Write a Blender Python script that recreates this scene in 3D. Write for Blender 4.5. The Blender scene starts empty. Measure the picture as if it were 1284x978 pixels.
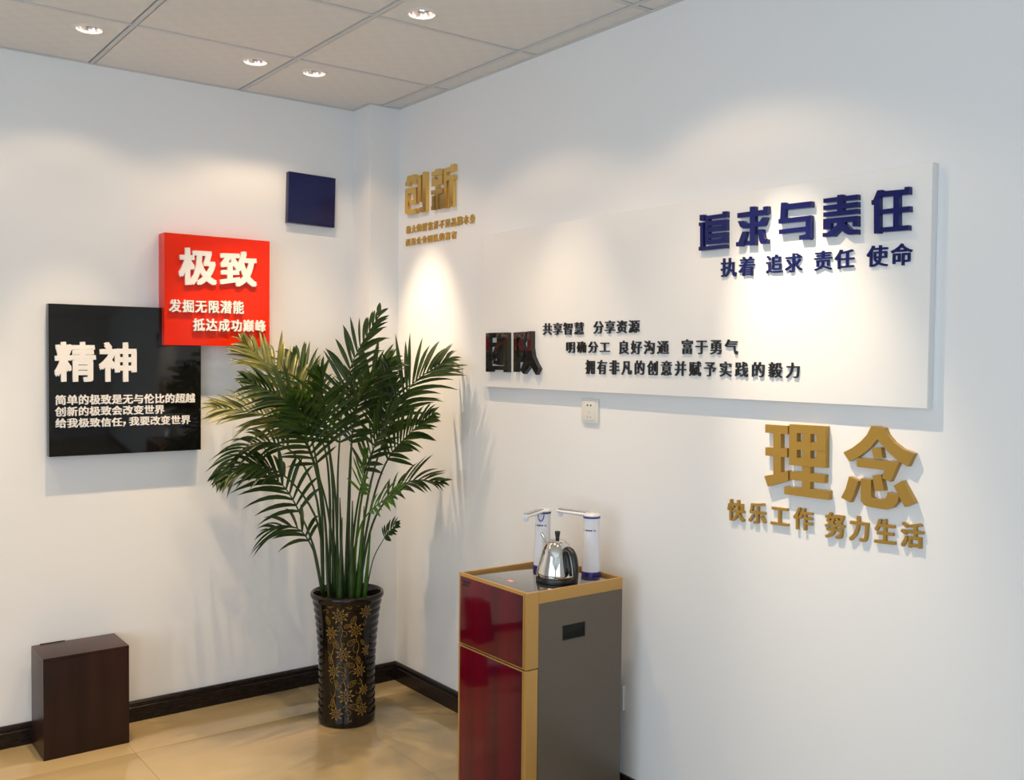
import bpy, bmesh, math, random
from mathutils import Vector, Matrix
random.seed(7)
S = bpy.context.scene
COL = S.collection
PI = math.pi

# ------------------------------------------------------------------ camera
cam = bpy.data.objects.new('camera', bpy.data.cameras.new('camera'))
COL.objects.link(cam)
yaw, pitch, roll = 0.64740, -0.03222, 0.01001
fw = Vector((math.sin(yaw)*math.cos(pitch), math.cos(yaw)*math.cos(pitch), math.sin(pitch)))
rt = Vector((math.cos(yaw), -math.sin(yaw), 0)); up = rt.cross(fw)
rt2 = math.cos(roll)*rt + math.sin(roll)*up; up2 = -math.sin(roll)*rt + math.cos(roll)*up
m = Matrix((rt2, up2, -fw)).transposed().to_4x4()
m.translation = (-2.2834, -4.0463, 1.4840)
cam.matrix_world = m
cam.data.sensor_width = 36.0
cam.data.lens = 36.0*1226.94/1284
cam.data.clip_start = 0.05
S.camera = cam

# ------------------------------------------------------------------ daylight and exposure
W = bpy.data.worlds.new('daylight'); S.world = W; W.use_nodes = True
bgn = W.node_tree.nodes['Background']
bgn.inputs[0].default_value = (0.72, 0.86, 1.0, 1); bgn.inputs[1].default_value = 3.85
S.view_settings.view_transform = 'Standard'; S.view_settings.look = 'None'
S.view_settings.gamma = 1; S.view_settings.use_curve_mapping = False
S.view_settings.exposure = 0.12
FLOOD_W = 8.0       # each downlight's wide flood
MID_W = 60.0         # its soft main beam
CORE_W = 130.0       # the narrow core of the tilted wall washers
WARM = (1.0, 0.70, 0.42)
# portals of the two big windows behind the camera (they only guide sampling)
for nm, sx_, sy_, loc_, rot_ in (('window_portal', 2.2, 2.0, (-3.2, -5.72, 1.35), (PI/2, 0, 0)), ('window_portal', 3.2, 2.0, (-4.82, -3.5, 1.35), (PI/2, 0, -PI/2))):
    pl = bpy.data.lights.new(nm, 'AREA'); pl.shape = 'RECTANGLE'; pl.size = sx_; pl.size_y = sy_; pl.cycles.is_portal = True
    po = bpy.data.objects.new(nm, pl); COL.objects.link(po); po.location = loc_; po.rotation_euler = rot_

# ------------------------------------------------------------------ materials
def mat(name, col, rough=.5, metal=0.0, spec=.5, coat=0.0, emis=None, es=0.0):
    M = bpy.data.materials.new(name); M.use_nodes = True
    b = M.node_tree.nodes['Principled BSDF']
    b.inputs['Base Color'].default_value = (*col, 1); b.inputs['Roughness'].default_value = rough
    b.inputs['Metallic'].default_value = metal; b.inputs['Specular IOR Level'].default_value = spec
    b.inputs['Coat Weight'].default_value = coat; b.inputs['Coat Roughness'].default_value = .03
    if emis:
        b.inputs['Emission Color'].default_value = (*emis, 1); b.inputs['Emission Strength'].default_value = es
    return M
def nd(M, t, **kw):
    n = M.node_tree.nodes.new(t)
    for k, v in kw.items(): setattr(n, k, v)
    return n
def lk(M, a, b): M.node_tree.links.new(a, b)
def coords(M, scale=(1, 1, 1), kind='Object'):
    t = nd(M, 'ShaderNodeTexCoord'); mp = nd(M, 'ShaderNodeMapping'); mp.inputs['Scale'].default_value = scale
    lk(M, t.outputs[kind], mp.inputs[0]); return mp.outputs[0]
def noise_color(M, c1, c2, scale, stretch=(1, 1, 1), lo=.35, hi=.65, detail=4, dist=0.0):
    n = nd(M, 'ShaderNodeTexNoise'); n.inputs['Scale'].default_value = scale; n.inputs['Detail'].default_value = detail
    n.inputs['Distortion'].default_value = dist
    lk(M, coords(M, stretch), n.inputs[0])
    r = nd(M, 'ShaderNodeValToRGB'); r.color_ramp.elements[0].position = lo; r.color_ramp.elements[1].position = hi
    r.color_ramp.elements[0].color = (*c1, 1); r.color_ramp.elements[1].color = (*c2, 1)
    lk(M, n.outputs[0], r.inputs[0]); lk(M, r.outputs[0], M.node_tree.nodes['Principled BSDF'].inputs['Base Color'])
    return r
def noise_bump(M, scale, strength, dist=.001, detail=3):
    n = nd(M, 'ShaderNodeTexNoise'); n.inputs['Scale'].default_value = scale; n.inputs['Detail'].default_value = detail
    lk(M, coords(M), n.inputs[0])
    b = nd(M, 'ShaderNodeBump'); b.inputs['Strength'].default_value = strength; b.inputs['Distance'].default_value = dist
    lk(M, n.outputs[0], b.inputs['Height']); lk(M, b.outputs[0], M.node_tree.nodes['Principled BSDF'].inputs['Normal'])

m_wall = mat('white_wall_paint', (.80, .80, .80), .75, spec=.25); noise_bump(m_wall, 260, .12, .0006)
m_ceil = mat('embossed_ceiling_tile', (.62, .61, .595), .7, spec=.3)
vo = nd(m_ceil, 'ShaderNodeTexChecker'); vo.inputs['Scale'].default_value = 22
vo.inputs['Color1'].default_value = (.745, .735, .715, 1); vo.inputs['Color2'].default_value = (.76, .75, .735, 1)
lk(m_ceil, coords(m_ceil, (1, 1, 0)), vo.inputs[0]); lk(m_ceil, vo.outputs[0], m_ceil.node_tree.nodes['Principled BSDF'].inputs['Base Color'])
bp = nd(m_ceil, 'ShaderNodeBump'); bp.inputs['Strength'].default_value = .15; bp.inputs['Distance'].default_value = .001
lk(m_ceil, vo.outputs[1], bp.inputs['Height']); lk(m_ceil, bp.outputs[0], m_ceil.node_tree.nodes['Principled BSDF'].inputs['Normal'])
m_slab = mat('plenum_grey', (.10, .10, .10), .9)
m_grid = mat('ceiling_grid_paint', (.62, .62, .62), .4)
m_floor = mat('polished_beige_stone', (.55, .45, .30), .11, spec=.5)
noise_color(m_floor, (.30, .225, .12), (.41, .33, .19), 1.6, (.7, 2.2, 1), .3, .7, 6, .8)
m_base = mat('dark_stained_skirting', (.018, .011, .009), .25, spec=.3); noise_color(m_base, (.006, .004, .0035), (.018, .010, .008), 30, (1, 1, 6))
m_board = mat('white_board_paint', (.82, .81, .795), .6, spec=.3)
m_black = mat('black_acrylic', (.006, .006, .006), .06, spec=.5)
m_red = mat('red_gloss_acrylic', (.78, .024, .004), .12, spec=.3)
m_blue = mat('navy_gloss_acrylic', (.006, .009, .065), .12, spec=.4)
m_bluel = mat('blue_letter_acrylic', (.008, .011, .105), .2, spec=.35)
m_blackl = mat('black_letter_acrylic', (.012, .011, .012), .3, spec=.5)
m_mirrorblack = mat('polished_black_letter', (.014, .012, .012), .04, spec=.6)
m_white = mat('white_letter_acrylic', (.86, .82, .78), .4)
m_goldm = mat('mirror_gold_letter', (.80, .52, .15), .24, metal=.85)
m_goldt = mat('brushed_gold_text', (.62, .38, .08), .45, metal=.35)
m_gold = mat('satin_gold_letter', (.40, .24, .045), .34, metal=.35, spec=.5)
m_frame = mat('gold_painted_frame', (.50, .28, .075), .32, metal=.25); noise_bump(m_frame, 900, .15, .0003)
m_grey = mat('taupe_side_panel', (.105, .085, .063), .33); noise_color(m_grey, (.098, .079, .058), (.120, .097, .073), 400, lo=.3, hi=.7)
m_door = mat('red_woodgrain_glass', (.08, .005, .012), .07, spec=.3)
noise_color(m_door, (.034, .003, .010), (.140, .002, .010), 9, (1, 1, .04), .35, .62, 3)
m_glass = mat('black_counter_glass', (.030, .027, .022), .03, spec=1.0, coat=1.0)
m_wplastic = mat('white_gloss_plastic', (.74, .75, .80), .22, coat=.3)
m_bplastic = mat('navy_plastic', (.020, .012, .16), .3)
m_chrome = mat('polished_steel', (.72, .70, .66), .045, metal=1)
m_blkplastic = mat('black_plastic', (.010, .010, .010), .34)
m_socket = mat('socket_plastic', (.72, .71, .66), .35)
m_box = mat('dark_rosewood_veneer', (.05, .018, .012), .32, spec=.3)
noise_color(m_box, (.012, .004, .003), (.034, .011, .007), 14, (1, 1, .08), .3, .7, 4)
m_pot = mat('dark_brown_glaze', (.009, .006, .004), .09, spec=.35)
m_orn = mat('gold_glaze_ornament', (.34, .19, .03), .35)
m_soil = mat('potting_soil', (.05, .025, .012), .9); noise_bump(m_soil, 60, .8, .01)
def leafmat(name, c1, c2):
    M = mat(name, c1, .38, spec=.4); noise_color(M, c1, c2, 18, lo=.35, hi=.7)
    b = M.node_tree.nodes['Principled BSDF']; out = M.node_tree.nodes['Material Output']
    tr = nd(M, 'ShaderNodeBsdfTranslucent'); tr.inputs[0].default_value = (c2[0]*1.3, c2[1]*1.5, c2[2], 1)
    mx = nd(M, 'ShaderNodeMixShader'); mx.inputs[0].default_value = .22
    lk(M, b.outputs[0], mx.inputs[1]); lk(M, tr.outputs[0], mx.inputs[2]); lk(M, mx.outputs[0], out.inputs[0])
    return M
m_leaf = leafmat('palm_leaf_green', (.009, .025, .004), (.030, .062, .009))
m_leafy = leafmat('palm_leaf_olive', (.06, .08, .014), (.17, .16, .04))
m_leafb = leafmat('palm_leaf_fresh', (.030, .10, .008), (.08, .19, .014))
m_stem = leafmat('palm_cane_green', (.022, .050, .009), (.055, .095, .02))
m_lamp = mat('halogen_lamp_face', (1, 1, 1), .3, emis=(1.0, .88, .72), es=22)
m_refl = mat('lamp_reflector', (.75, .62, .58), .18, metal=1)
m_trimw = mat('white_lamp_trim', (.72, .71, .69), .35)
m_red_led = mat('red_display', (.6, .08, .06), .3, emis=(1.0, .25, .2), es=.9)
m_mark = mat('grey_print', (.32, .28, .22), .4)
m_darkmark = mat('dark_print', (.012, .004, .006), .3)
m_brand = mat('black_print', (.02, .02, .03), .4)

# ------------------------------------------------------------------ mesh helpers
def obj(name, bm, m, parent=None, smooth=False, loc=None):
    me = bpy.data.meshes.new(name)
    for f in bm.faces: f.smooth = False
    bmesh.ops.recalc_face_normals(bm, faces=bm.faces[:])
    bm.to_mesh(me); bm.free(); me.materials.append(m)
    if smooth:
        for p in me.polygons: p.use_smooth = True
        if smooth == 'auto': me.set_sharp_from_angle(angle=math.radians(40))
    o = bpy.data.objects.new(name, me); COL.objects.link(o)
    if parent: o.parent = parent
    if loc: o.location = loc
    return o
def tag(o, label, cat, group=None):
    o['label'] = label; o['category'] = cat
    if group: o['group'] = group
    return o
def struct(o): o['kind'] = 'structure'; return o
def empty(name, loc, label, cat, group=None):
    o = bpy.data.objects.new(name, None); COL.objects.link(o); o.location = loc; o.empty_display_size = .1
    return tag(o, label, cat, group)
def box(bm, x0, x1, y0, y1, z0, z1, bev=0.0):
    vs = [bm.verts.new((x, y, z)) for x in (x0, x1) for y in (y0, y1) for z in (z0, z1)]
    F = [(0, 1, 3, 2), (4, 6, 7, 5), (0, 4, 5, 1), (2, 3, 7, 6), (0, 2, 6, 4), (1, 5, 7, 3)]
    fs = [bm.faces.new([vs[i] for i in f]) for f in F]
    if bev:
        es = list({e for f in fs for e in f.edges}); bmesh.ops.bevel(bm, geom=es, offset=bev, segments=2, affect='EDGES', profile=.7)
    return vs
def boxo(name, m, dims, parent=None, bev=0.0):
    bm = bmesh.new(); box(bm, *dims, bev=bev); return obj(name, bm, m, parent, 'auto' if bev else False)
def lathe(bm, prof, seg=40, cx=0, cy=0, rad=None):
    rings = []
    for (r, z) in prof:
        rr = []
        for i in range(seg):
            a = 2*PI*i/seg; q = rad(r, z, a) if rad else r
            rr.append(bm.verts.new((cx+q*math.cos(a), cy+q*math.sin(a), z)))
        rings.append(rr)
    for a, b in zip(rings, rings[1:]):
        for i in range(seg): bm.faces.new((a[i], a[(i+1) % seg], b[(i+1) % seg], b[i]))
    return rings
def cap(bm, ring): bm.faces.new(ring)
def tube(bm, pts, rads, seg=8, flat=1.0, caps=True, ref=None):
    pts = [Vector(p) for p in pts]; rings = []
    for i, p in enumerate(pts):
        t = (pts[min(i+1, len(pts)-1)]-pts[max(i-1, 0)]).normalized()
        a = t.cross(Vector((0, 0, 1))) if abs(t.z) < .95 else t.cross(Vector((0, 1, 0)))
        if ref is not None: a = t.cross(ref)
        a.normalize(); b = a.cross(t)
        r = rads[i] if hasattr(rads, '__len__') else rads
        rings.append([bm.verts.new(p + r*(math.cos(2*PI*k/seg)*a + flat*math.sin(2*PI*k/seg)*b)) for k in range(seg)])
    for A, B in zip(rings, rings[1:]):
        for k in range(seg): bm.faces.new((A[k], A[(k+1) % seg], B[(k+1) % seg], B[k]))
    if caps: bm.faces.new(rings[0]); bm.faces.new(rings[-1])
def catmull(P, n):
    P = [Vector(p) for p in P]; P = [2*P[0]-P[1]]+P+[2*P[-1]-P[-2]]; out = []
    k = len(P)-3
    for j in range(n+1):
        s = j/n*k; i = min(int(s), k-1); t = s-i; a, b, c, d = P[i:i+4]
        out.append(.5*((2*b)+(c-a)*t+(2*a-5*b+4*c-d)*t*t+(3*b-a-3*c+d)*t**3))
    return out

# ------------------------------------------------------------------ room shell
HC = 2.61; RX, RY = -4.8, -5.7
floor_bm = bmesh.new(); box(floor_bm, RX-.15, .15, RY-.15, .15, -.10, -.006)
floor = struct(obj('floor', floor_bm, mat('tile_bed', (.36, .28, .17), .8)))
def floor_tiles():
    sz = .8; x = -.12
    xs = [0.0, -.42]; ys = [0.0, -.33]
    while xs[-1] > RX: xs.append(max(RX, xs[-1]-sz))
    while ys[-1] > RY: ys.append(max(RY, ys[-1]-sz))
    for a, b in zip(xs, xs[1:]):
        for c, d in zip(ys, ys[1:]):
            if a-b < .02 or c-d < .02: continue
            boxo('floor_tile', m_floor, (b+.0004, a-.0004, d+.0004, c-.0004, -.008, 0), floor, .0004)
floor_tiles()
wl = struct(boxo('wall_left', m_wall, (RX-.15, .15, 0, .15, -.1, 2.72)))
wr = struct(boxo('wall_right', m_wall, (0, .15, RY-.15, 0, -.1, 2.72)))
WZ0, WZ1 = .35, 2.35
def window_wall(wname, fname, axis, a0, a1, w0, w1, p0, p1, q0, q1):
    bm = bmesh.new(); f2 = bmesh.new()
    def bb(B, u0, u1, v0, v1, z0, z1):
        if axis == 'x': box(B, u0, u1, v0, v1, z0, z1)
        else: box(B, v0, v1, u0, u1, z0, z1)
    bb(bm, a0, a1, p0, p1, -.1, WZ0); bb(bm, a0, a1, p0, p1, WZ1, 2.72)
    bb(bm, a0, w0, p0, p1, WZ0, WZ1); bb(bm, w1, a1, p0, p1, WZ0, WZ1)
    struct(obj(wname, bm, m_wall))
    bb(f2, w0, w1, q0, q1, WZ0, WZ0+.05); bb(f2, w0, w1, q0, q1, WZ1-.05, WZ1)
    for k in range(4):
        x = w0+(w1-w0-.05)*k/3; bb(f2, x, x+.05, q0+.001, q1-.001, WZ0, WZ1)
    struct(obj(fname, f2, mat('window_frame_white', (.7, .7, .7), .4)))
window_wall('wall_back', 'window_1', 'x', RX, 0, -4.3, -2.1, RY-.15, RY, RY-.09, RY-.04)
window_wall('wall_side', 'window_2', 'y', RY-.15, 0, -5.1, -1.9, RX-.15, RX, RX-.09, RX-.04)
pillar = struct(boxo('wall_pillar', m_wall, (-.149, 0, -.157, 0, 0, HC-.001)))

# skirting with a moulded top bead, extruded along a path given by its wall-side corner points
def skirting(name, pts, normals):
    prof = [(0, 0), (.016, 0), (.016, .058), (.012, .062), (.0155, .068), (.0145, .076), (.009, .083), (0, .083)]
    bm = bmesh.new(); rings = []
    for (x, y), (nx, ny) in zip(pts, normals):
        rings.append([bm.verts.new((x+nx*d, y+ny*d, z)) for d, z in prof])
    for A, B in zip(rings, rings[1:]):
        for k in range(len(prof)): bm.faces.new((A[k], A[(k+1) % len(prof)], B[(k+1) % len(prof)], B[k]))
    bm.faces.new(rings[0]); bm.faces.new(rings[-1])
    return struct(obj(name, bm, m_base))
skirting('baseboard_left', [(RX, 0), (-.149, 0), (-.149, -.157), (0, -.157)], [(0, -1), (-1, -1), (-1, -1), (-1, -1)])
skirting('baseboard_right', [(0, -.157), (0, RY)], [(-1, -1), (-1, 0)])

# ------------------------------------------------------------------ ceiling: tiles, grid, downlights
bm = bmesh.new(); box(bm, RX, 0, RY, 0, 2.67, 2.70)
ceiling = struct(obj('ceiling', bm, m_slab))
LAMPS = [(-1.395, -.425), (-.796, -.430), (-.554, -.437), (-.573, -1.274), (-.573, -2.15), (-2.0, -.43), (-2.62, -.43)]
gx = [0, -.085]; gy = [0, -.5605]
while gx[-1] > RX: gx.append(max(RX, gx[-1]-.6))
while gy[-1] > RY: gy.append(max(RY, gy[-1]-.6))
def tile(x0, x1, y0, y1, hole=None):
    bm = bmesh.new(); z = HC; t = .009
    if not hole: box(bm, x0, x1, y0, y1, z, z+t, .0012)
    else:
        hx, hy, hr = hole
        o_ = [bm.verts.new(p) for p in ((x0, y0, z), (x1, y0, z), (x1, y1, z), (x0, y1, z))]
        c_ = [bm.verts.new((hx+hr*math.cos(2*PI*k/32), hy+hr*math.sin(2*PI*k/32), z)) for k in range(32)]
        es = [bm.edges.new((o_[k], o_[(k+1) % 4])) for k in range(4)]+[bm.edges.new((c_[k], c_[(k+1) % 32])) for k in range(32)]
        bmesh.ops.triangle_fill(bm, edges=es, use_beauty=True)
        r = bmesh.ops.extrude_face_region(bm, geom=bm.faces[:])
        for v in r['geom']:
            if isinstance(v, bmesh.types.BMVert): v.co.z += t
    return obj('ceiling_tile', bm, m_ceil, ceiling)
for a, b in zip(gx, gx[1:]):
    for c, d in zip(gy, gy[1:]):
        if a-b < .03 or c-d < .03: continue
        gp = .0130
        X0, X1, Y0, Y1 = b+gp, a-(gp if a < 0 else 0), d+gp, c-(gp if c < 0 else 0)
        h = [(x, y, .044) for x, y in LAMPS if X0 < x < X1 and Y0 < y < Y1]
        tile(X0, X1, Y0, Y1, h[0] if h else None)
for x in gx[1:-1]: boxo('grid_rail', m_grid, (x-.0075, x+.0075, RY, 0, HC-.003, HC+.03), ceiling, .001)
for y in gy[1:-1]:
    for a, b in zip(gx, gx[1:]):
        if a-b > .03: boxo('cross_rail', m_grid, (b+.008, a-.008 if a < 0 else 0, y-.007, y+.007, HC-.002, HC+.028), ceiling, .001)
bm = bmesh.new(); box(bm, RX, 0, -.011, 0, HC-.004, HC-.001); struct(obj('trim_1', bm, m_grid))
bm = bmesh.new(); box(bm, -.011, 0, RY, -.011, HC-.004, HC-.001); struct(obj('trim_2', bm, m_grid))
bm = bmesh.new(); box(bm, -.160, -.011, -.168, -.157, HC-.004, HC-.001); box(bm, -.160, -.149, -.157, -.011, HC-.004, HC-.001)
struct(obj('trim_3', bm, m_grid))

LLAB = ['recessed downlight above the black sign, leftmost lamp in the ceiling', 'recessed downlight left of the ceiling rail, above the blue square',
        'recessed downlight nearest the corner pillar', 'recessed downlight at the top of the picture, nearest the white board wall',
        'recessed downlight over the right end of the white board',
        'recessed downlight far along the left wall', 'recessed downlight furthest along the left wall']
FLOOD = [.5, .5, .8, .8, 1.0, .5, .5]
MID = [1.6, 1.6, .75, .6, .6, 1.6, 1.6]
MCONE = [56, 56, 76, 76, 82, 56, 56]            # soft cone straight down, leaning slightly to the wall
MAIM = [(-1.37, -.30, 0), (-.76, -.30, 0), (-.40, -.44, 0), (-.40, -1.30, 0), (-.40, -2.18, 0), (-2, -.3, 0), (-2.6, -.3, 0)]
CORE = [0, 0, .62, .10, .72, 0, 0]                 # narrow bright core of the lamps tilted to the right wall
CAIM = [0, 0, (0, -.425, 1.45), (0, -1.45, 1.5), (0, -2.42, 1.36), 0, 0]
def downlight(i, x, y):
    t = empty('recessed_downlight', (x, y, HC), LLAB[i], 'downlight', 'ceiling downlights')
    bm = bmesh.new()
    lathe(bm, [(.041, .002), (.041, -.003), (.046, -.006), (.052, -.004), (.055, 0.0)], 40); obj('trim_ring', bm, m_trimw, t, True)
    bm = bmesh.new()
    lathe(bm, [(.041, .001), (.040, .008), (.034, .020), (.028, .028)], 36); obj('reflector', bm, m_refl, t, True)
    bm = bmesh.new()
    r = lathe(bm, [(.0285, .028), (.027, .020), (.020, .016), (.008, .014)], 28); cap(bm, r[-1]); obj('lamp_face', bm, m_lamp, t, True)
    L = bpy.data.lights.new('flood', 'SPOT'); L.energy = FLOOD_W*FLOOD[i]; L.color = WARM; L.spot_size = math.radians(122); L.spot_blend = .30
    L.shadow_soft_size = .018
    o = bpy.data.objects.new('flood', L); COL.objects.link(o); o.parent = t; o.location = (0, 0, -.012)
    def spot(nm, e, aim, cone, col):
        L = bpy.data.lights.new(nm, 'SPOT'); L.energy = e; L.color = col; L.spot_size = math.radians(cone); L.spot_blend = 1.0; L.shadow_soft_size = .014
        o = bpy.data.objects.new(nm, L); COL.objects.link(o); o.parent = t; o.location = (0, 0, -.012)
        o.rotation_euler = (Vector(aim)-Vector((x, y, HC-.012))).to_track_quat('-Z', 'Y').to_euler()
    spot('beam', MID_W*MID[i], MAIM[i], MCONE[i], (1, .71, .40))
    if CORE[i]: spot('core', CORE_W*CORE[i], CAIM[i], 34, (1, .80, .56))
for i, (x, y) in enumerate(LAMPS): downlight(i, x, y)

# ------------------------------------------------------------------ lettering
# side 'R' = right wall (reads towards -y), side 'L' = left wall (reads towards +x)
def place(side, u, z, d):
    return (-d, u, z) if side == 'R' else (u, -d, z)
def prism(bm, pts, side, d0, d1):
    a = [bm.verts.new(place(side, u, z, d0)) for u, z in pts]; b = [bm.verts.new(place(side, u, z, d1)) for u, z in pts]
    n = len(a)
    try: bm.faces.new(b); bm.faces.new(a)
    except ValueError: pass
    for k in range(n): bm.faces.new((a[k], a[(k+1) % n], b[(k+1) % n], b[k]))
def cut_character(key, side, d0, d1, m, parent):
    bm = bmesh.new()
    for i, p in enumerate(GLYPHS[key]):
        prism(bm, [(u/10000, z/10000) for u, z in p], side, d0-.0002*(i % 7)-.001, d1+.00015*(i % 9))
    return obj('character', bm, m, parent)
_cache = {}
def glyph_mesh(ch, bold, depth):
    cu = bpy.data.curves.new('g', 'FONT'); cu.body = ch; cu.extrude = .5; cu.resolution_u = 3
    o = bpy.data.objects.new('g', cu); COL.objects.link(o)
    bpy.context.view_layer.update()
    me = bpy.data.meshes.new_from_object(o)
    bpy.data.objects.remove(o); bpy.data.curves.remove(cu)
    return me
def text_line(s, u0, u1, zt0, zt1, zb1, zb0, g, bold, side, d0, d1, m, parent):
    n = len(s); pitch = (u1-u0)/(n-1+g); w = pitch*g
    offs = [(-1, -1.1), (1.12, -.9), (.9, 1.1), (-1.12, .9)] + ([(.05, .03)] if bold > .032 else [])
    ex = bold*.9
    for i, ch in enumerate(s):
        me = glyph_mesh(ch, 0, 1); bm = bmesh.new()
        f0 = (i*pitch)/(u1-u0); f1 = (i*pitch+w)/(u1-u0)
        for c, (ax, ay) in enumerate(offs):       # stacked shifted copies make the heavy weight
            n0 = len(bm.verts); bm.from_mesh(me); bm.verts.ensure_lookup_table()
            for v in bm.verts[n0:]:
                fx = (v.co.x+ax*bold*.8-.045+ex)/(.91+2*ex); fy = (v.co.y+ay*bold*.8+.085+ex)/(.92+2*ex)
                f = f0+(f1-f0)*fx
                zt = zt0+(zt1-zt0)*f; zb = zb0+(zb1-zb0)*f
                v.co = place(side, u0+(u1-u0)*f, zb+(zt-zb)*fy, d1+.00008*c if v.co.z > 0 else d0-.00006*c)
        bpy.data.meshes.remove(me)
        bmesh.ops.remove_doubles(bm, verts=bm.verts[:], dist=1e-6)
        obj('character', bm, m, parent)
def lines(key, side, d0, d1, m, parent, pick=None):
    for j, L in enumerate([L for L in LINES if L[0] == key]):
        if pick is None or j in pick: text_line(*L[1:], side, d0, d1, m, parent)
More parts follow.
